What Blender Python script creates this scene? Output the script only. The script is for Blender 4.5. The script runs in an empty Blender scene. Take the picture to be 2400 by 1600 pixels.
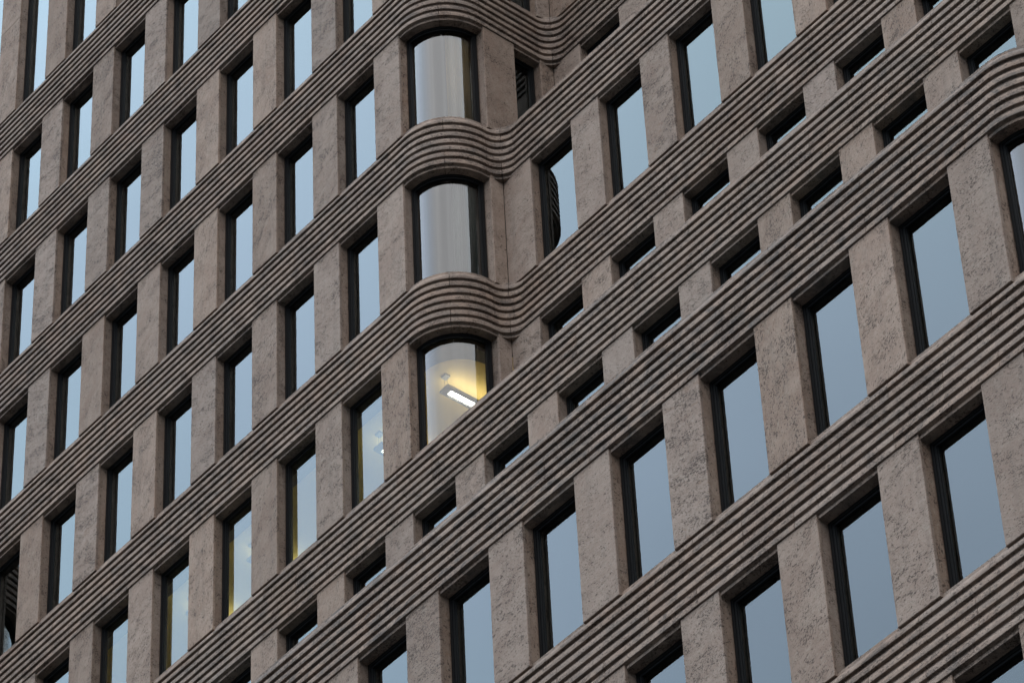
import bpy, math, random
from mathutils import Matrix, Vector

random.seed(7)
col = bpy.context.scene.collection
scn = bpy.context.scene

# ------------------------------------------------------------------ measures
B = 1.75                                   # one bay, metres
H, Z0, Z1, W = 2.0865, 3.7543, 5.1897, 0.401
ZC, HCS, HC = 0.1598, 1.3951, 2.0358       # front block: offset, slab height, storey
ZOFF = 19.7179 * B + 1.6                   # street level is z = 0
STEP = 0.75                                # depth of one setback, in bays
R1, R2 = 0.55, 0.20                        # convex / concave corner radius, in bays


def zbot(k, front=False):                  # foot of the piers of storey k
    return ((-2 * H + Z0 + ZC + (k + 2) * HC) if front else (k * H + Z0)) * B + ZOFF


def ztop(k, front=False):
    return zbot(k, front) + (HCS if front else (Z1 - Z0)) * B


# ------------------------------------------------------------------ helpers
class MB:
    """collects faces of one mesh object"""
    def __init__(self):
        self.v, self.f, self.m, self.s = [], [], [], []

    def add(self, verts, faces, mi=0, smooth=False):
        o = len(self.v)
        self.v += [tuple(p) for p in verts]
        for f in faces:
            self.f.append([i + o for i in f]); self.m.append(mi); self.s.append(smooth)

    def box(self, x0, x1, y0, y1, z0, z1, mi=0):
        self.add([(x0, y0, z0), (x1, y0, z0), (x1, y1, z0), (x0, y1, z0),
                  (x0, y0, z1), (x1, y0, z1), (x1, y1, z1), (x0, y1, z1)],
                 [(3, 2, 1, 0), (4, 5, 6, 7), (0, 1, 5, 4), (1, 2, 6, 5), (2, 3, 7, 6), (3, 0, 4, 7)], mi)

    def build(self, name, mats, parent=None, origin=(0, 0, 0), label=None):
        me = bpy.data.meshes.new(name)
        ox, oy, oz = origin
        me.from_pydata([(x - ox, y - oy, z - oz) for x, y, z in self.v], [], self.f)
        for m in (mats if isinstance(mats, (list, tuple)) else [mats]):
            me.materials.append(m)
        me.polygons.foreach_set('material_index', self.m)
        me.polygons.foreach_set('use_smooth', self.s)
        me.update()
        o = bpy.data.objects.new(name, me)
        col.objects.link(o)
        o.location = origin
        if parent is not None:
            o.parent = parent
            if parent.type == 'MESH':
                o.location = Vector(origin) - parent.location
        if label:
            o['label'] = label
        return o


class Path:
    """plan line of a facade; at(s) gives point and inward normal (metres)"""
    def __init__(self):
        self.p, self.L = [], 0.0

    def line(self, a, b):
        a = Vector(a) * B; b = Vector(b) * B; l = (b - a).length
        if l > 1e-6:
            self.p.append(('L', self.L, self.L + l, a, (b - a) / l)); self.L += l
        return self

    def arc(self, c, r, a0, a1):
        c = Vector(c) * B; r *= B; l = abs(math.radians(a1 - a0)) * r
        self.p.append(('A', self.L, self.L + l, c, r, math.radians(a0), math.radians(a1))); self.L += l
        return self

    def at(self, s):
        q = self.p[0]
        for q in self.p:
            if s <= q[2] + 1e-7: break
        if q[0] == 'L':
            pt = q[3] + q[4] * (s - q[1]); t = q[4]
        else:
            u = (s - q[1]) / (q[2] - q[1]); a = q[5] + (q[6] - q[5]) * u
            pt = q[3] + q[4] * Vector((math.cos(a), math.sin(a)))
            sg = 1 if q[6] > q[5] else -1
            t = Vector((-math.sin(a), math.cos(a))) * sg
        return pt, Vector((-t.y, t.x))

    def samples(self, s0, s1, deg=3.0):
        out = [s0]
        for q in self.p:
            if q[2] <= s0 + 1e-6 or q[1] >= s1 - 1e-6: continue
            a, b = max(q[1], s0), min(q[2], s1)
            n = 1 if q[0] == 'L' else max(1, math.ceil(abs(math.degrees((q[6] - q[5]) * (b - a) / (q[2] - q[1]))) / deg))
            out += [a + (b - a) * (i + 1) / n for i in range(n)]
        return out

    def s_of(self, pt):
        pt = Vector(pt) * B
        best = None
        for i in range(int(self.L / 0.01) + 1):
            d = (self.at(i * 0.01)[0] - pt).length
            if best is None or d < best[0]: best = (d, i * 0.01)
        s = best[1]; st = 0.005
        while st > 1e-6:
            for c in (s - st, s + st):
                if 0 <= c <= self.L:
                    d = (self.at(c)[0] - pt).length
                    if d < best[0]: best = (d, c)
            s = best[1]; st /= 2
        return s


def sweep(mb, path, prof, s0, s1, mi=0, deg=3.0, miters=None):
    """closed profile [(y inward, z)] (counter-clockwise seen along the path) swept along the path"""
    ss = path.samples(s0, s1, deg); n = len(prof); vs = []
    for s in ss:
        p, nn = path.at(s)
        vs += [(p.x + nn.x * y, p.y + nn.y * y, z) for y, z in prof]
    fs = []
    for a in range(len(ss) - 1):
        for j in range(n):
            k = (j + 1) % n
            fs.append((a * n + j, a * n + k, (a + 1) * n + k, (a + 1) * n + j))
    fs.append(tuple(range(n))[::-1]); o = (len(ss) - 1) * n
    fs.append(tuple(o + j for j in range(n)))
    mb.add(vs, fs, mi)


def rect(y0, y1, z0, z1):
    return [(y0, z1), (y0, z0), (y1, z0), (y1, z1)]


def sheet(mb, path, y, z0, z1, s0, s1, mi=0):
    ss = path.samples(s0, s1, 1.0); vs = []
    for s in ss:
        p, nn = path.at(s)
        vs += [(p.x + nn.x * y, p.y + nn.y * y, z0), (p.x + nn.x * y, p.y + nn.y * y, z1)]
    mb.add(vs, [(2 * i, 2 * i + 2, 2 * i + 3, 2 * i + 1) for i in range(len(ss) - 1)], mi, True)


# ------------------------------------------------------------------ materials
def newmat(name):
    m = bpy.data.materials.new(name); m.use_nodes = True
    nt = m.node_tree
    for n in list(nt.nodes): nt.nodes.remove(n)
    out = nt.nodes.new('ShaderNodeOutputMaterial')
    return m, nt, out


def N(nt, t, **kw):
    n = nt.nodes.new('ShaderNode' + t)
    for k, v in kw.items(): setattr(n, k, v)
    return n


def setin(n, **kw):
    for k, v in kw.items(): n.inputs[k.replace('_', ' ')].default_value = v


def math_(nt, op, a, b=None, clamp=False):
    n = N(nt, 'Math', operation=op, use_clamp=clamp)
    for i, v in enumerate((a, b)):
        if v is None: continue
        if isinstance(v, (int, float)): n.inputs[i].default_value = v
        else: nt.links.new(v, n.inputs[i])
    return n.outputs[0]


def maprange(nt, v, a, b, c=0.0, d=1.0, smooth=True):
    n = N(nt, 'MapRange'); n.interpolation_type = 'SMOOTHSTEP' if smooth else 'LINEAR'
    nt.links.new(v, n.inputs['Value'])
    n.inputs['From Min'].default_value = a; n.inputs['From Max'].default_value = b
    n.inputs['To Min'].default_value = c; n.inputs['To Max'].default_value = d
    return n.outputs['Result']


def mixc(nt, fac, a, b, blend='MIX'):
    n = N(nt, 'Mix', data_type='RGBA', blend_type=blend)
    if isinstance(fac, (int, float)): n.inputs['Factor'].default_value = fac
    else: nt.links.new(fac, n.inputs['Factor'])
    for i, v in ((6, a), (7, b)):
        if isinstance(v, tuple): n.inputs[i].default_value = (*v, 1)
        else: nt.links.new(v, n.inputs[i])
    return n.outputs[2]


def noise(nt, vec, scale, detail=4, rough=0.55, dist=0.0):
    n = N(nt, 'TexNoise')
    nt.links.new(vec, n.inputs['Vector'])
    setin(n, Scale=scale, Detail=detail, Roughness=rough, Distortion=dist)
    return n.outputs['Fac']


def vmul(nt, vec, s):
    n = N(nt, 'VectorMath', operation='MULTIPLY'); nt.links.new(vec, n.inputs[0]); n.inputs[1].default_value = s
    return n.outputs[0]


def travertine(name, band=False, grime=0.0):
    m, nt, out = newmat(name)
    tc = N(nt, 'TexCoord'); oi = N(nt, 'ObjectInfo'); ge = N(nt, 'NewGeometry')
    isl = ge.outputs['Random Per Island']
    rnd = math_(nt, 'FRACT', math_(nt, 'ADD', math_(nt, 'MULTIPLY', isl, 37.3), math_(nt, 'MULTIPLY', oi.outputs['Random'], 91.7)))
    rnd2 = math_(nt, 'FRACT', math_(nt, 'MULTIPLY', rnd, 17.31))
    rnd3 = math_(nt, 'FRACT', math_(nt, 'MULTIPLY', rnd, 53.77))
    comb = N(nt, 'CombineXYZ')
    nt.links.new(math_(nt, 'MULTIPLY', rnd, 83.0), comb.inputs[0]); nt.links.new(math_(nt, 'MULTIPLY', rnd2, 47.0), comb.inputs[1]); nt.links.new(math_(nt, 'MULTIPLY', rnd3, 61.0), comb.inputs[2])
    vr = N(nt, 'VectorRotate', rotation_type='Y_AXIS')
    nt.links.new(tc.outputs['Object'], vr.inputs['Vector'])
    if band:
        nt.links.new(maprange(nt, rnd3, 0, 1, -0.9, 0.9, False), vr.inputs['Angle'])
    else:
        nt.links.new(maprange(nt, rnd3, 0, 1, -0.5, 1.4, False), vr.inputs['Angle'])
    add = N(nt, 'VectorMath', operation='ADD'); nt.links.new(vr.outputs[0], add.inputs[0]); nt.links.new(comb.outputs[0], add.inputs[1])
    v = add.outputs[0]
    va = vmul(nt, v, (1.0, 1.6, 3.0))              # bedding planes: long along local x
    # cloudy ground colour
    n1 = noise(nt, v, 1.3, 5, 0.6, 0.8)
    c = mixc(nt, maprange(nt, n1, 0.3, 0.7), (0.213, 0.150, 0.117), (0.267, 0.204, 0.165))
    # streaks of the bedding
    n2 = noise(nt, va, 4.5, 6, 0.65, 1.6)
    c = mixc(nt, maprange(nt, n2, 0.42, 0.70, 0.0, 0.55), c, (0.170, 0.125, 0.094))
    n2b = noise(nt, vmul(nt, v, (1.0, 1.6, 2.4)), 11.0, 5, 0.65, 1.2)
    c = mixc(nt, maprange(nt, n2b, 0.5, 0.72, 0.0, 0.45 if band else 0.7), c, (0.280, 0.236, 0.190))
    # rusty clouds, different on each slab
    n3 = noise(nt, va, 3.1, 6, 0.7, 0.9)
    ra = maprange(nt, rnd2, 0.35, 1.0, 0.08, 0.35 if band else 0.75, False)
    c = mixc(nt, math_(nt, 'MULTIPLY', maprange(nt, n3, 0.54, 0.70), ra), c, (0.165, 0.099, 0.063))
    # fine grain
    n4 = noise(nt, v, 70.0, 3, 0.7)
    c = mixc(nt, maprange(nt, n4, 0.35, 0.75, 0.0, 0.30), c, (0.112, 0.089, 0.078))
    # each slab a little lighter or darker, warmer or greyer
    tone = N(nt, 'HueSaturation')
    nt.links.new(maprange(nt, rnd, 0, 1, *((0.93, 1.06) if band else (0.87, 1.10)), False), tone.inputs['Value'])
    nt.links.new(maprange(nt, rnd3, 0, 1, *((0.98, 1.12) if band else (0.90, 1.14)), False), tone.inputs['Saturation'])
    nt.links.new(c, tone.inputs['Color']); c = tone.outputs['Color']
    # open pits, clustered along the bedding
    vp = vmul(nt, v, (1.0, 1.3, 1.7))
    p1 = noise(nt, vp, 24.0, 3, 0.6, 0.5)
    p2 = noise(nt, vp, 52.0, 2, 0.6, 0.4)
    cl = noise(nt, vp, 2.2, 4, 0.7, 0.7)
    am = math_(nt, 'MULTIPLY', maprange(nt, cl, 0.36, 0.70, 0.34, 1.04), maprange(nt, rnd2, 0, 1, 0.80, 1.12, False))
    th = math_(nt, 'MULTIPLY', am, 0.188 if band else 0.165)
    a1 = maprange(nt, math_(nt, 'ADD', p1, th), 0.69, 0.73)
    a2 = maprange(nt, math_(nt, 'ADD', p2, math_(nt, 'MULTIPLY', th, 1.05)), 0.71, 0.745)
    p0 = noise(nt, vp, 11.0, 3, 0.65, 0.8)
    a0 = maprange(nt, math_(nt, 'ADD', p0, math_(nt, 'MULTIPLY', th, 0.72)), 0.755, 0.785)
    pit = math_(nt, 'MAXIMUM', a0, math_(nt, 'MAXIMUM', a1, a2))
    c = mixc(nt, math_(nt, 'MULTIPLY', pit, 0.80), c, (0.036, 0.022, 0.016))
    stv = N(nt, 'VectorMath', operation='ADD'); nt.links.new(tc.outputs['Object'], stv.inputs[0]); nt.links.new(comb.outputs[0], stv.inputs[1])
    st = noise(nt, vmul(nt, stv.outputs[0], (9.0, 9.0, 0.55)), 1.0, 4, 0.6, 0.3)
    c = mixc(nt, maprange(nt, st, 0.48, 0.72, 0.0, 0.24), c, (0.10, 0.083, 0.070))
    if grime > 0:
        g1 = noise(nt, vmul(nt, tc.outputs['Object'], (1.0, 1.0, 2.6)), 2.6, 7, 0.72, 0.6)
        c = mixc(nt, math_(nt, 'MULTIPLY', maprange(nt, g1, 0.40, 0.66), grime), c, (0.069, 0.061, 0.056))
    bs = N(nt, 'BsdfPrincipled')
    nt.links.new(c, bs.inputs['Base Color'])
    setin(bs, Roughness=0.78); bs.inputs['Specular IOR Level'].default_value = 0.25
    hgt = math_(nt, 'SUBTRACT', math_(nt, 'MULTIPLY', n4, 0.12), math_(nt, 'MULTIPLY', pit, 1.0))
    bp = N(nt, 'Bump'); setin(bp, Strength=0.7, Distance=0.012)
    nt.links.new(hgt, bp.inputs['Height']); nt.links.new(bp.outputs[0], bs.inputs['Normal'])
    nt.links.new(bs.outputs[0], out.inputs[0])
    return m


def plain(name, colr, rough=0.7, spec=0.3, metal=0.0, scale=8.0, var=0.25, bump=0.0):
    m, nt, out = newmat(name)
    tc = N(nt, 'TexCoord')
    n = noise(nt, tc.outputs['Object'], scale, 5, 0.6)
    c = mixc(nt, n, tuple(x * (1 - var) for x in colr), tuple(min(1, x * (1 + var)) for x in colr))
    bs = N(nt, 'BsdfPrincipled'); nt.links.new(c, bs.inputs['Base Color'])
    setin(bs, Roughness=rough, Metallic=metal); bs.inputs['Specular IOR Level'].default_value = spec
    if bump:
        bp = N(nt, 'Bump'); setin(bp, Strength=bump, Distance=0.02); nt.links.new(n, bp.inputs['Height']); nt.links.new(bp.outputs[0], bs.inputs['Normal'])
    nt.links.new(bs.outputs[0], out.inputs[0])
    return m


def glassmat(name, tint, gain, coat=(0.83, 0.95, 1.0)):
    """coated pane: mirror share after Fresnel, the rest lets the room show"""
    m, nt, out = newmat(name)
    fr = N(nt, 'Fresnel'); fr.inputs['IOR'].default_value = 1.52
    oi = N(nt, 'ObjectInfo')
    tc = N(nt, 'TexCoord')
    fac = math_(nt, 'MULTIPLY', fr.outputs[0], gain, True)
    gl = N(nt, 'BsdfGlossy'); gl.inputs['Roughness'].default_value = 0.0; gl.inputs['Color'].default_value = (*coat, 1)
    tr = N(nt, 'BsdfTransparent'); tr.inputs['Color'].default_value = (*tint, 1)
    mx = N(nt, 'MixShader'); nt.links.new(fac, mx.inputs[0]); nt.links.new(tr.outputs[0], mx.inputs[1]); nt.links.new(gl.outputs[0], mx.inputs[2])
    nt.links.new(mx.outputs[0], out.inputs[0])
    return m


def emit(name, colr, strength):
    m, nt, out = newmat(name)
    e = N(nt, 'Emission'); e.inputs[0].default_value = (*colr, 1); e.inputs[1].default_value = strength
    nt.links.new(e.outputs[0], out.inputs[0])
    return m


STONE = travertine('travertine_slab')
BAND = travertine('travertine_band', band=True, grime=0.5)
BANDG = travertine('travertine_weathered', band=True, grime=0.85)
MORTAR = plain('dark_joint', (0.03, 0.026, 0.023), 0.9, 0.1)
METAL = plain('dark_frame_metal', (0.004, 0.0043, 0.005), 0.45, 0.16, 0.0, 3.0, 0.15)
GLASS = glassmat('coated_glass', (0.80, 0.87, 0.83), 1.6)
GLASS2 = glassmat('inner_glass', (0.80, 0.87, 0.83), 1.0)
BOWGLASS = glassmat('curved_glass', (0.84, 0.86, 0.84), 1.75, (0.96, 0.975, 0.98))
BOWGLASS2 = glassmat('curved_inner_glass', (0.84, 0.86, 0.84), 1.15, (0.96, 0.975, 0.98))
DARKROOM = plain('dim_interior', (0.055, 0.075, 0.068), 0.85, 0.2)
LITROOM = plain('cream_ceiling', (0.80, 0.61, 0.24), 0.85, 0.2, 0.0, 1.0, 0.04)
BULK = plain('grey_bulkhead', (0.20, 0.19, 0.17), 0.85, 0.2)
LAMPBODY = plain('lamp_aluminium', (0.30, 0.32, 0.33), 0.45, 0.5, 0.3, 4.0, 0.08)
LAMPGLOW = emit('lamp_tubes', (1.0, 0.92, 0.76), 40.0)
UPGLOW = emit('lamp_uplight', (1.0, 0.90, 0.70), 5.0)
UPGLOW2 = emit('lamp_uplight_dim', (1.0, 0.90, 0.70), 3.6)
BOUNCE_FLOOR = plain('pale_bounce_floor', (0.50, 0.46, 0.36), 0.95, 0.1, 0.0, 6.0, 0.1)
CURT1 = plain('brown_curtain', (0.36, 0.25, 0.13), 0.9, 0.1, 0.0, 5.0, 0.2)
CURT2 = plain('grey_curtain', (0.16, 0.16, 0.155), 0.9, 0.1, 0.0, 5.0, 0.2)
PAVE = plain('street_paving', (0.040, 0.038, 0.036), 0.9, 0.2, 0.0, 0.6, 0.3, 0.2)
BASE = plain('plain_stone_base', (0.33, 0.27, 0.24), 0.85, 0.2, 0.0, 1.5, 0.2)

# ------------------------------------------------------------------ camera
CAMP = Vector((22.4064 * B, -18.1618 * B, 1.6))
yaw, pitch, roll, FPX = 0.8471, 0.7567, -0.0540, math.exp(9.2084)
PARAM = None
fw = Vector((-math.sin(yaw) * math.cos(pitch), math.cos(yaw) * math.cos(pitch), math.sin(pitch)))
rt = Vector((math.cos(yaw), math.sin(yaw), 0)); up = rt.cross(fw)
rt, up = rt * math.cos(roll) + up * math.sin(roll), -rt * math.sin(roll) + up * math.cos(roll)
cd = bpy.data.cameras.new('camera'); cam = bpy.data.objects.new('camera', cd); col.objects.link(cam)
cd.sensor_width = 36.0; cd.lens = FPX / 2400 * 36.0; cd.clip_start = 0.5; cd.clip_end = 3000
cam.matrix_world = Matrix(((rt.x, up.x, -fw.x, CAMP.x), (rt.y, up.y, -fw.y, CAMP.y), (rt.z, up.z, -fw.z, CAMP.z), (0, 0, 0, 1)))
scn.camera = cam


def px(p):
    v = Vector(p) - CAMP; d = v.dot(fw)
    return 1200 + FPX * v.dot(rt) / d, 800 - FPX * v.dot(up) / d


def inview(pts, mar=0):
    q = [px(p) for p in pts]
    return max(a[0] for a in q) > -mar and min(a[0] for a in q) < 2400 + mar and max(a[1] for a in q) > -mar and min(a[1] for a in q) < 1600 + mar


# ------------------------------------------------------------------ the building
bld = bpy.data.objects.new('office_building', None); col.objects.link(bld)
bld.location = (0, 0, 0); bld.empty_display_size = 2
bld['label'] = 'stepped travertine office building with ribbed stone bands and rounded corners'
bld['category'] = 'building'


# plan lines.  x positions of rounded steps: list of (x of return wall, y before, y after)
def plan(x0, y0, steps, x1, smooth):
    P = Path(); x, y = x0, y0
    for (xr, ya) in steps:
        P.line((x, y), (xr - R1, y)).arc((xr - R1, y + R1), R1, -90, 0)
        if smooth:
            P.line((xr, y + R1), (xr, ya - R2)).arc((xr + R2, ya - R2), R2, 180, 90)
            x = xr + R2
        else:
            P.line((xr, y + R1), (xr, ya)); x = xr
        y = ya
    P.line((x, y), (x1, y))
    return P


# rows: storey, front block?, start x, start y, steps, end x
XL, XR = -16, 20
ROWS = {
    (6, 0): (XL, 0.0, [(1, 1.5)], 13),
    (5, 0): (XL, 0.0, [(1, 1.5)], 13),
    (4, 0): (XL, 0.0, [(1, 1.5)], 13),
    (3, 0): (XL, 0.0, [(1, 1.5)], 13),
    (2, 0): (XL, -0.75, [(-7, 0.0), (1, 0.75)], 15),
    (1, 0): (XL, -0.75, [(-7, 0.0), (1, 0.75)], 15),
    (0, 0): (XL, -0.75, [(-7, 0.0)], 17),
    (-2, 1): (-6, -2.25, [(10, -1.5)], XR),
    (-3, 1): (-6, -2.25, [(10, -1.5)], XR),
    (-4, 1): (-6, -2.25, [(10, -1.5)], XR),
}
LIT = {(1, i) for i in range(-5, 1)}
LIP = -0.025                                   # lips stand 25 mm proud of the pier slabs


def fascia(z, p, first=False):
    """front line of one rib from its top down to its lip; (inward, z)"""
    t = [(0.045, -0.010), (0.044, -0.020), (0.038, -0.032), (0.027, -0.046), (0.016, -0.063), (0.008, -0.084), (0.002, -0.108)]
    if first:
        t = [(0.075, 0.050), (0.071, 0.0), (0.055, -0.026), (0.038, -0.050), (0.022, -0.075), (0.010, -0.100), (0.003, -0.122)]
    sc = p / 0.163
    return [(LIP + y, z + d * sc) for y, d in t] + [(LIP, z - 0.140 * sc), (LIP, z - p + 0.004), (LIP + 0.004, z - p)]


def band(k, front, zt, zb, plan_s, s_joint1, s_joint2, mat, label=None):
    """zt: foot of piers above, zb: head of piers below"""
    p = (zt - zb) / 7.0
    mb = MB()
    eps = 0.0045
    ribs = [fascia(zt - n * p, p, n == 0) for n in range(7)]
    und = lambda z: [(LIP + 0.038, z - 0.003)]           # short underside behind a lip
    c1 = ribs[0] + und(zt - p) + ribs[1] + und(zt - 2 * p) + [(0.025, zt - 2 * p - 0.010)]
    c1 = c1 + [(0.30, zt - 2 * p - 0.010), (0.30, zt + 0.056)]
    c2 = [(0.026, zt - 2 * p - 0.014)]
    for n in (2, 3, 4):
        c2 += ribs[n] + und(zt - (n + 1) * p)
    c2 += [(0.025, zt - 5 * p - 0.010), (0.12, zt - 5 * p - 0.010), (0.12, zt - 2 * p - 0.014)]
    c3 = [(0.026, zt - 5 * p - 0.014)]
    for n in (5, 6):
        c3 += ribs[n] + und(zt - (n + 1) * p)
    c3 += [(0.036, zb - 0.012), (0.033, zb - 0.024), (0.028, zb - 0.036), (0.028, zb - 0.068), (0.031, zb - 0.071),
           (0.30, zb - 0.071), (0.30, zt - 5 * p - 0.014)]
    L = plan_s.L
    for prof, js in ((c1, s_joint1), (c2, s_joint2), (c3, s_joint1)):
        cuts = [0.0] + sorted(j for j in js if 0.05 < j < L - 0.05) + [L]
        for a, b in zip(cuts[:-1], cuts[1:]):
            sweep(mb, plan_s, prof, a + eps, b - eps, 0)
    sweep(mb, plan_s, rect(0.085, 0.45, zb - 0.062, zt + 0.03), 0.0, L, 1, 6.0)
    o = mb.build('stone_band', [mat, MORTAR], bld, (plan_s.at(0)[0].x, plan_s.at(0)[0].y, zt), label)
    return o


def pier(path, s0, s1, z0, z1, split=None):
    """stone slab standing proud, with the jamb block behind it (mesh in world coordinates)"""
    mb = MB(); T = 0.045; c = 0.006
    segs = [(z0, z1 - 0.004)] if split is None else [(z0, split - 0.003), (split + 0.003, z1 - 0.004)]
    for za, zb_ in segs:
        def w(s, y, z):
            p, n = path.at(s); return (p.x + n.x * y, p.y + n.y * y, z)
        vs = [w(s0, T, za), w(s1, T, za), w(s1, T, zb_), w(s0, T, zb_),
              w(s0, c, za), w(s1, c, za), w(s1, c, zb_), w(s0, c, zb_),
              w(s0 + c, 0, za + c), w(s1 - c, 0, za + c), w(s1 - c, 0, zb_ - c), w(s0 + c, 0, zb_ - c)]
        mb.add(vs, [(8, 9, 10, 11), (4, 5, 9, 8), (5, 6, 10, 9), (6, 7, 11, 10), (7, 4, 8, 11),
                    (0, 1, 5, 4), (1, 2, 6, 5), (2, 3, 7, 6), (3, 0, 4, 7), (3, 2, 1, 0)])
    sweep(mb, path, rect(T - 0.004, 0.32, z0 - 0.02, z1 - 0.03), s0 + 0.012, s1 - 0.012)
    return mb


def window(path, s0, s1, z0, z1, label=None, bowed=False, into=None):
    """z0: sill (top of band), z1: soffit.  returns the frame object with its pane"""
    mb = into[0] if into else MB(); a, b = s0 - 0.004 + 0.012, s1 + 0.004 - 0.012
    zf0, zf1 = z0 - 0.01, z1 + 0.01
    wo, wi = 0.045, 0.036
    # outer frame: jambs and head / sill
    sweep(mb, path, rect(0.176, 0.27, zf0, zf1), a, a + wo)
    sweep(mb, path, rect(0.176, 0.27, zf0, zf1), b - wo, b)
    sweep(mb, path, rect(0.178, 0.268, zf1 - 0.06, zf1), a + wo, b - wo)
    sweep(mb, path, rect(0.178, 0.268, zf0, zf0 + 0.05), a + wo, b - wo)
    # sash, a step behind, with a small bead
    for (u, v) in ((a + wo, a + wo + wi), (b - wo - wi, b - wo)):
        sweep(mb, path, rect(0.190, 0.262, zf0 + 0.05, zf1 - 0.06), u, v)
    ia, ib = a + wo + wi, b - wo - wi
    sweep(mb, path, rect(0.192, 0.260, zf1 - 0.06 - wi, zf1 - 0.06), ia, ib)
    sweep(mb, path, rect(0.192, 0.260, zf0 + 0.05, zf0 + 0.05 + wi), ia, ib)
    for (u, v) in ((ia, ia + 0.012), (ib - 0.012, ib)):
        sweep(mb, path, rect(0.206, 0.255, zf0 + 0.05 + wi, zf1 - 0.06 - wi), u, v)
    mid = path.at((s0 + s1) / 2)[0]
    org = (mid.x, mid.y, z0)
    if not into: f = mb.build('window', METAL, bld, org, label)
    g = into[1] if into else MB()
    o = 2 if bowed and into else 0
    sheet(g, path, 0.216, zf0 + 0.06, zf1 - 0.07, ia - 0.01, ib + 0.01, o)
    sheet(g, path, 0.240, zf0 + 0.06, zf1 - 0.07, ia - 0.01, ib + 0.01, o + 1)
    if into: return
    g.build('pane', [BOWGLASS, BOWGLASS2] if bowed else [GLASS, GLASS2], f, org)
    return f


far = (MB(), MB())
extra = MB()                                   # piers outside the picture, one part
npier = nwin = 0
for (k, fr), (x0, y0, steps, x1) in ROWS.items():
    front = bool(fr)
    za, zb_ = zbot(k, front), ztop(k, front)
    tall = (k == 6)
    if tall: zb_ = ztop(7)
    W_ = plan(x0, y0, steps, x1, False)
    S = W_.s_of
    # stretches of straight wall and the corners between them
    piers, wins = [], []
    x, y = x0, y0
    for j, (xr, ya) in enumerate(list(steps) + [(None, None)]):
        xe = x1 if xr is None else xr - 1
        i = x
        while i <= xe - (1 if xr is None else 0):
            piers.append((S((i, y)) + (0.0 if not (j > 0 and i == x) else 0.0), S((i + W, y)), i, y))
            if not (xr is not None and i == xe):
                wins.append((S((i + W, y)), S((i + 1, y)), i, 'flat'))
            i += 1
        if xr is not None:
            yr = ya - 0.1565
            if ya - y > 1.0:
                wins.append((S((xr - 1 + W, y)), S((xr, y + 0.592)), xr - 1, 'bowed'))
                piers.append((S((xr, y + 0.592)), S((xr, y + 0.990)), xr, y))
                wins.append((S((xr, y + 0.990)), S((xr, ya - 0.171)), xr, 'side'))
                piers.append((S((xr, ya - 0.171)), S((xr, ya)) - 0.001, xr, ya))
            else:
                wins.append((S((xr - 1 + W, y)), S((xr, yr)), xr - 1, 'bowed'))
                piers.append((S((xr, yr)), S((xr, ya)) - 0.001, xr, ya))
            x, y = xr, ya
    for (a, b, i, yy) in piers:
        pa, pb = W_.at(a + 1e-4)[0], W_.at(b - 1e-4)[0]
        mb = pier(W_, a + 0.0005, b - 0.0005, za, zb_, ztop(6) + 0.25 if tall else None)
        c = (pa + pb) / 2
        pts = [(q.x, q.y, z) for q in (pa, pb) for z in (za, zb_)]
        if inview(pts):
            mb.build('pier', STONE, bld, (c.x, c.y, za)); npier += 1
        else:
            o = len(extra.v); extra.v += mb.v; extra.f += [[q + o for q in f] for f in mb.f]; extra.m += mb.m; extra.s += mb.s
    for (a, b, i, kind) in wins:
        pa, pb = W_.at(a)[0], W_.at(b)[0]
        pts = [(q.x, q.y, z) for q in (pa, pb) for z in (za, zb_)]
        seen = inview(pts)
        lab = None
        if kind == 'bowed': lab = 'bowed window wrapping the rounded corner'
        elif kind == 'side': lab = 'narrow window in the return wall'
        if (k, i) in LIT and not front: lab = 'bowed corner window with a lit room behind' if kind == 'bowed' else 'window with a lit room behind'
        window(W_, a, b, za + 0.056, zb_ - 0.071, lab, kind == 'bowed', None if seen else far); nwin += seen
if extra.v:
    e = extra.build('pier', STONE, bld); e['kind'] = 'stuff'
f = far[0].build('window', METAL, bld); f['kind'] = 'stuff'
g = far[1].build('pane', [GLASS, GLASS2, BOWGLASS, BOWGLASS2], f); g['kind'] = 'stuff'
print('piers', npier, 'windows', nwin)

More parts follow.
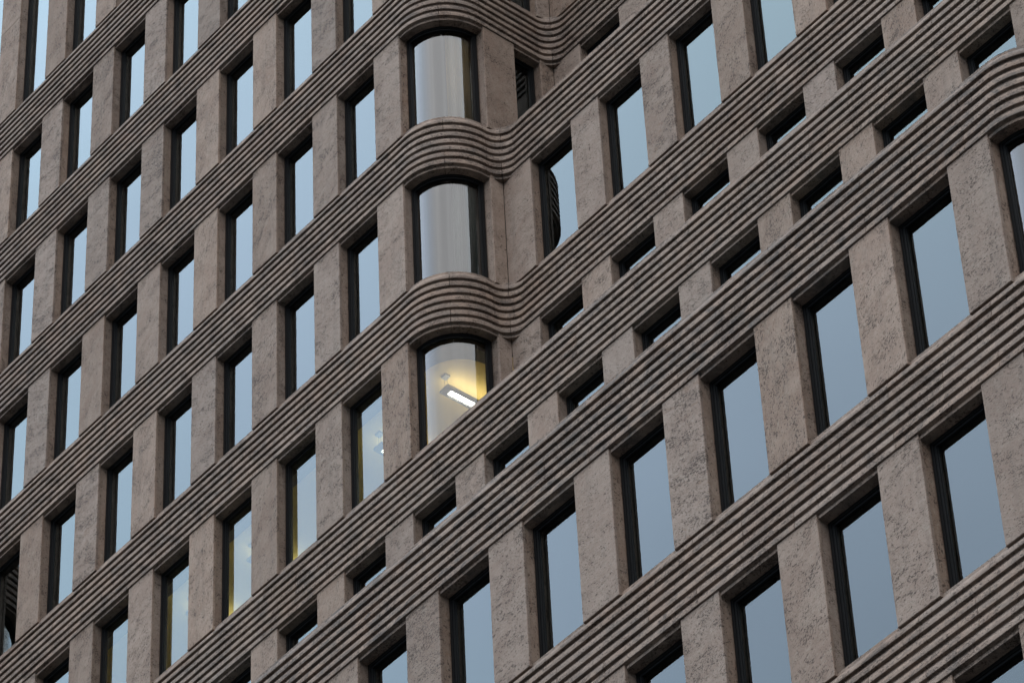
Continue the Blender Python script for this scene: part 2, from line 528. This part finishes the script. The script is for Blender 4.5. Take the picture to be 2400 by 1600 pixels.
# bands: band k lies under storey k and follows the plan of storey k-1
BANDS = [(k, 0) for k in range(0, 7)] + [(-1, 1), (-2, 1), (-3, 1), (-4, 1)]
for (k, fr) in BANDS:
    front = bool(fr)
    key = (k - 1, fr)
    if k == 0: spec = ROWS[(0, 0)]
    elif key in ROWS: spec = ROWS[key]
    else: spec = ROWS[(-4, 1)]
    x0, y0, steps, x1 = spec
    P = plan(x0, y0, steps, x1, True)
    j1, j2 = [], []
    x, y = x0, y0
    for (xr, ya) in list(steps) + [(None, None)]:
        xe = x1 if xr is None else xr - 1
        i = x
        while i <= xe:
            if not (i == x and x != x0): j1.append(P.s_of((i + 0.2, y)))
            if not (xr is not None and i == xe): j2.append(P.s_of((i + 0.7, y)))
            i += 1
        if xr is not None:
            q = R1 * math.sqrt(0.5)
            j1.append(P.s_of((xr - R1 + q, y + R1 - q)))
            q = R2 * math.sqrt(0.5)
            j1.append(P.s_of((xr + R2 - q, ya - R2 + q)))
            j2.append(P.s_of((xr, ya - R2 - 0.005)))
            if ya - y > 1: j2.append(P.s_of((xr, y + R1 + 0.1)))
            x, y = xr, ya
    zt = zbot(k, front)
    zb_ = ztop(k - 1, front)
    band(k, front, zt, zb_, P, j1, j2, BANDG if (k, fr) == (-1, 1) else BAND,
         'weathered top band of the front block' if (k, fr) == (-1, 1) else None)
    # structural slab behind the band (ceiling of the storey below, floor of the one above)
    mb = MB(); pts = []
    for s in P.samples(0, P.L, 8.0):
        p, n = P.at(s); pts.append((p.x + n.x * 0.4, p.y + n.y * 0.4))
    pts += [(x1 * B, 10.0), (x0 * B, 10.0)]
    zl, zh = zb_ + 0.18, zt - 0.14
    n = len(pts)
    mb.add([(a, b, zl) for a, b in pts] + [(a, b, zh) for a, b in pts],
           [tuple(range(n))[::-1], tuple(range(n, 2 * n))] + [(q, (q + 1) % n, n + (q + 1) % n, n + q) for q in range(n)])
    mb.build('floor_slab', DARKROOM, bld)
# top of the building, rear and side walls that close the rooms
def prism(mb, pts, z0, z1):
    n = len(pts)
    mb.add([(a, b, z0) for a, b in pts] + [(a, b, z1) for a, b in pts],
           [tuple(range(n))[::-1], tuple(range(n, 2 * n))] + [(q, (q + 1) % n, n + (q + 1) % n, n + q) for q in range(n)])


x0, y0, steps, x1 = ROWS[(6, 0)]
P = plan(x0, y0, steps, x1, True)
ring = [(P.at(s)[0] + P.at(s)[1] * 0.02) for s in P.samples(0, P.L, 8.0)]
mb = MB(); prism(mb, [(q.x, q.y) for q in ring] + [(x1 * B, 10.0), (x0 * B, 10.0)], ztop(7) - 0.07, ztop(7) + 0.9)
mb.build('roof', BASE, bld)
mb = MB()
mb.box(XL * B - 0.3, XR * B + 0.3, 10.0, 10.4, 0, ztop(7) + 0.88)
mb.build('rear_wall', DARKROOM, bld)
for k in range(0, 7):
    a, b = (zbot(6) - 0.2, ztop(7)) if k == 6 else (zbot(k) - 0.2, ztop(k) + 0.2)
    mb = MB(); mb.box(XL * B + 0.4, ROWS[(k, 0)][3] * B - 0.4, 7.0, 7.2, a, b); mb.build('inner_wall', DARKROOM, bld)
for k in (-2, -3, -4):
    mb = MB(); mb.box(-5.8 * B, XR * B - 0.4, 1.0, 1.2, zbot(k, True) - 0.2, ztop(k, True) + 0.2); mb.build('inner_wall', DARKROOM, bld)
for (k, fr), (x0, y0, steps, x1) in ROWS.items():
    a, b = zbot(k, bool(fr)) - 0.15, (ztop(7) if k == 6 else ztop(k, bool(fr))) + 0.2
    ye = steps[-1][1] * B if steps else y0 * B
    mb = MB(); mb.box(x0 * B + 0.02, x0 * B + 0.3, y0 * B + 0.35, 9.99, a, b); mb.build('side_wall', BASE, bld)
    mb = MB(); mb.box(x1 * B - 0.3, x1 * B - 0.02, ye + 0.35, 9.99, a, b); mb.build('side_wall', BASE, bld)
# hidden storey between the front block and the main block, and the base down to the street
mb = MB()
mb.box(XL * B + 0.1, 16.9 * B, 0.30, 9.9, zbot(-1, True) - 0.3, ztop(-1) + 0.1)
mb.build('lower_wall', BASE, bld)
mb = MB()
mb.box(-5.95 * B, XR * B - 0.1, -1.5 * B + 0.5, 9.9, 0.0, ztop(-5, True) + 0.3)
mb.box(-5.95 * B, 9.4 * B, -2.25 * B + 0.3, -1.5 * B + 0.49, 0.0, ztop(-5, True) + 0.3)
mb.build('base_wall', BASE, bld)

# lit office on storey 1: pale ceiling, partitions
zc = ztop(1) + 0.176
P1 = plan(-5.3, 0.0, [(1, 0.75)], 1.6, False)
outer = []
for s in P1.samples(0, P1.s_of((1, 0.74)), 6.0):
    p, n = P1.at(s); outer.append((p.x + n.x * 0.32, p.y + n.y * 0.32))
BX, BY, BR = 0.62 * B, 0.36 * B, 0.40 * B      # inner edge of the bulkhead, with its own rounded corner
inner = [(BX, outer[-1][1])]
for q in range(0, 25):
    a = math.radians(-90 * q / 24)
    inner.append((BX - BR + BR * math.cos(a), BY + BR + BR * math.sin(a)))
inner.append((-5.3 * B, BY))


mb = MB(); prism(mb, outer + inner, ztop(1) - 0.056, zc + 0.002)
mb.build('bulkhead', BULK, bld)
mb = MB(); prism(mb, [(-5.3 * B, BY - 0.02)] + [(0.94 * B - 0.35, BY - 0.02), (0.94 * B - 0.35, 6.9), (-5.3 * B, 6.9)], zc - 0.02, zc)
mb.build('ceiling', LITROOM, bld, label='cream ceiling of the lit office')
mb = MB()
mb.box(-5.3 * B - 0.1, -5.3 * B, 0.7, 7.0, zbot(1) - 0.14, zc)
mb.box(0.94 * B - 0.34, 0.94 * B - 0.24, 2.2, 7.0, zbot(1) - 0.14, zc)
mb.box(0.94 * B - 0.24, 1.0 * B + 0.5, 2.2, 2.3, zbot(1) - 0.14, zc)
mb.box(-5.3 * B, 0.94 * B - 0.34, 6.85, 6.95, zbot(1) - 0.14, zc - 0.02)
mb.box(-5.3 * B, 0.94 * B - 0.34, 0.5, 6.85, zbot(1) - 0.138, zbot(1) - 0.11, 1)  # unseen pale floor, added to bounce lamp light up to the ceiling
mb.build('partition', [LITROOM, BOUNCE_FLOOR], bld, label='cream walls of the lit office')

# ------------------------------------------------------------------ pendant lamps in the lit office
def pendant(x, label):
    t = bpy.data.objects.new('pendant_lamp', None); col.objects.link(t)
    zl = ztop(1) - 0.1 * B; y0, y1 = 0.605 * B, 0.605 * B + 1.45; w = 0.108
    t.location = (x, (y0 + y1) / 2, zl); t['label'] = label; t['category'] = 'lamp'; t['group'] = 'pendant lamps in the lit office'
    org = tuple(t.location)

    def ch(mb, name, m):
        o = mb.build(name, m, None, org); o.parent = t; o.location = (0, 0, 0); return o
    mb = MB()
    s = 0.050
    mb.box(x - w, x - s, y0, y1, zl, zl + 0.05); mb.box(x + s, x + w, y0, y1, zl, zl + 0.05)
    mb.box(x - s, x + s, y0, y0 + 0.11, zl, zl + 0.05); mb.box(x - s, x + s, y1 - 0.17, y1, zl, zl + 0.05)
    mb.box(x - w + 0.004, x + w - 0.004, y0 + 0.004, y1 - 0.004, zl + 0.05, zl + 0.062)
    ch(mb, 'housing', LAMPBODY)
    mb = MB()
    yy = y0 + 0.13
    while yy < y1 - 0.18:
        mb.box(x - s, x + s, yy, yy + 0.006, zl + 0.004, zl + 0.03); yy += 0.055
    ch(mb, 'louvre', LAMPBODY)
    mb = MB()
    mb.box(x - s + 0.003, x + s - 0.003, y0 + 0.115, y1 - 0.175, zl + 0.032, zl + 0.046)
    ch(mb, 'light_tube', LAMPGLOW)
    mb = MB(); mb.box(x - w + 0.03, x + w - 0.03, y0 + 0.1, y1 - 0.1, zl + 0.064, zl + 0.070)
    ch(mb, 'uplight', UPGLOW if x > 0 else UPGLOW2)
    for yc in (y0 + 0.05, y1 - 0.05):
        mb = MB()
        for dx in (-0.035, 0.035):
            mb.box(x + dx - 0.002, x + dx + 0.002, yc - 0.002, yc + 0.002, zl + 0.06, zc - 0.05)
        ch(mb, 'wire', METAL)
        mb = MB(); mb.box(x - 0.06, x + 0.06, yc - 0.05, yc + 0.05, zc - 0.055, zc - 0.021)
        ch(mb, 'ceiling_mount', LAMPBODY)


LAB = {0: 'lit linear pendant lamp hanging behind the lowest bowed window',
       -1: 'lit linear pendant lamp just left of the bowed window lamp, half hidden by stone',
       -3: 'lit pendant lamp glowing in the fourth lit window left of the bowed corner',
       -4: 'lit pendant lamp at the far left end of the lit office row'}
for i in (-4, -3, -1, 0):
    pendant((i + 0.175) * B, LAB[i])

# ------------------------------------------------------------------ curtains behind two bowed windows
def curtain(k, mat, label, sa, sb):
    P = plan(-1, 0.0, [(1, 1.5 if k >= 3 else 0.75)], 3, False)
    a, b = P.s_of(sa), P.s_of(sb)
    z0, z1 = zbot(k) - 0.1, ztop(k) - 0.075
    mb = MB(); n = 90; vs = []
    for q in range(n + 1):
        s = a + (b - a) * q / n
        p, nn = P.at(s); d = 0.34 + 0.025 * math.sin(q * 0.9) + 0.01 * math.sin(q * 2.3)
        for dd in (0, 0.004):
            for z in (z0, z1):
                vs.append((p.x + nn.x * (d + dd), p.y + nn.y * (d + dd), z))
    fs = []
    for q in range(n):
        o = q * 4
        fs += [(o, o + 4, o + 5, o + 1), (o + 2, o + 3, o + 7, o + 6), (o + 1, o + 5, o + 7, o + 3), (o, o + 2, o + 6, o + 4)]
    fs += [(0, 1, 3, 2), (n * 4, n * 4 + 2, n * 4 + 3, n * 4 + 1)]
    mb.add(vs, fs, 0, True)
    p = P.at((a + b) / 2)[0]
    o = mb.build('curtain', mat, None, (p.x, p.y, z0))
    o['label'] = label; o['category'] = 'curtain'


curtain(3, CURT1, 'brown curtain drawn behind the uppermost bowed window', (0.88, 0.2), (1.0, 0.585))
curtain(2, CURT2, 'grey curtain drawn behind the bowed window directly above the lit one', (0.88, 0.2), (1.0, 0.585))

# ------------------------------------------------------------------ street
mb = MB(); mb.add([(-1500, -1500, 0), (1500, -1500, 0), (1500, 1500, 0), (-1500, 1500, 0)], [(0, 1, 2, 3)])
g = mb.build('ground', PAVE); g['kind'] = 'structure'

# ------------------------------------------------------------------ light
CLOUD_A, CLOUD_B, CLOUD_S, CLOUD, CLEAR, GLOW = (0.64, 0.84, 0.98), (0.67, 0.80, 0.99), (0.96, 0.95, 0.95), 25.0, 0.25, 0.06
EL, AZ = math.radians(62), math.radians(-32)          # sun azimuth measured from -y towards +x
sd = Vector((math.sin(AZ) * math.cos(EL), -math.cos(AZ) * math.cos(EL), math.sin(EL)))
w = bpy.data.worlds.new('World'); scn.world = w; w.use_nodes = True
nt = w.node_tree
bg = nt.nodes['Background']
sky = nt.nodes.new('ShaderNodeTexSky'); sky.sky_type = 'NISHITA'; sky.sun_disc = False
sky.sun_elevation = EL; sky.sun_rotation = math.atan2(sd.x, sd.y)
sky.air_density = 1.0; sky.dust_density = 4.0; sky.ozone_density = 1.5; sky.altitude = 50
# overcast: a cloud deck, brighter overhead than at the horizon, over a little clear blue
tc = N(nt, 'TexCoord'); sep = N(nt, 'SeparateXYZ'); nt.links.new(tc.outputs['Generated'], sep.inputs[0])
elev = math_(nt, 'MAXIMUM', sep.outputs[2], 0.0)
lum = math_(nt, 'ADD', math_(nt, 'MULTIPLY', elev, 0.72), 0.30)
dt = N(nt, 'VectorMath', operation='DOT_PRODUCT'); nt.links.new(tc.outputs['Generated'], dt.inputs[0]); dt.inputs[1].default_value = (0.552, -0.484, 0.679)
glow = math_(nt, 'POWER', math_(nt, 'MAXIMUM', dt.outputs['Value'], 0.0), 3.5)      # a thinner, whiter part of the cloud deck
lum = math_(nt, 'MULTIPLY', lum, math_(nt, 'ADD', math_(nt, 'MULTIPLY', glow, GLOW), 1.0))
cn = noise(nt, vmul(nt, tc.outputs['Generated'], (1.0, 1.0, 1.6)), 3.4, 4, 0.5, 0.4)
ccol = mixc(nt, maprange(nt, cn, 0.35, 0.68), CLOUD_A, CLOUD_B)
ccol = mixc(nt, maprange(nt, glow, 0.15, 0.75), ccol, CLOUD_S)
cw = noise(nt, vmul(nt, tc.outputs['Generated'], (1.0, 1.0, 1.8)), 6.0, 3, 0.5, 0.4)     # billows of the cloud deck
lum = math_(nt, 'MULTIPLY', lum, maprange(nt, cw, 0.30, 0.70, 0.92, 1.07))
cs = N(nt, 'VectorMath', operation='SCALE'); nt.links.new(ccol, cs.inputs[0])
nt.links.new(math_(nt, 'MULTIPLY', lum, CLOUD), cs.inputs['Scale'])
ss = N(nt, 'VectorMath', operation='SCALE'); nt.links.new(sky.outputs[0], ss.inputs[0]); ss.inputs['Scale'].default_value = CLEAR
ad = N(nt, 'VectorMath', operation='ADD'); nt.links.new(cs.outputs[0], ad.inputs[0]); nt.links.new(ss.outputs[0], ad.inputs[1])
nt.links.new(ad.outputs[0], bg.inputs[0]); bg.inputs[1].default_value = 0.10
ld = bpy.data.lights.new('sun', 'SUN'); ld.energy = 0.5; ld.angle = math.radians(20); ld.color = (1.0, 0.93, 0.84)
lo = bpy.data.objects.new('sun', ld); col.objects.link(lo); lo.location = sd * 200
lo.rotation_euler = sd.to_track_quat('Z', 'Y').to_euler()

vs_ = scn.view_settings
vs_.view_transform = 'Standard'; vs_.look = 'None'; vs_.gamma = 1.0; vs_.use_curve_mapping = False
vs_.exposure = 0.40
scn.cycles.transparent_max_bounces = 16
scn.cycles.max_bounces = 8
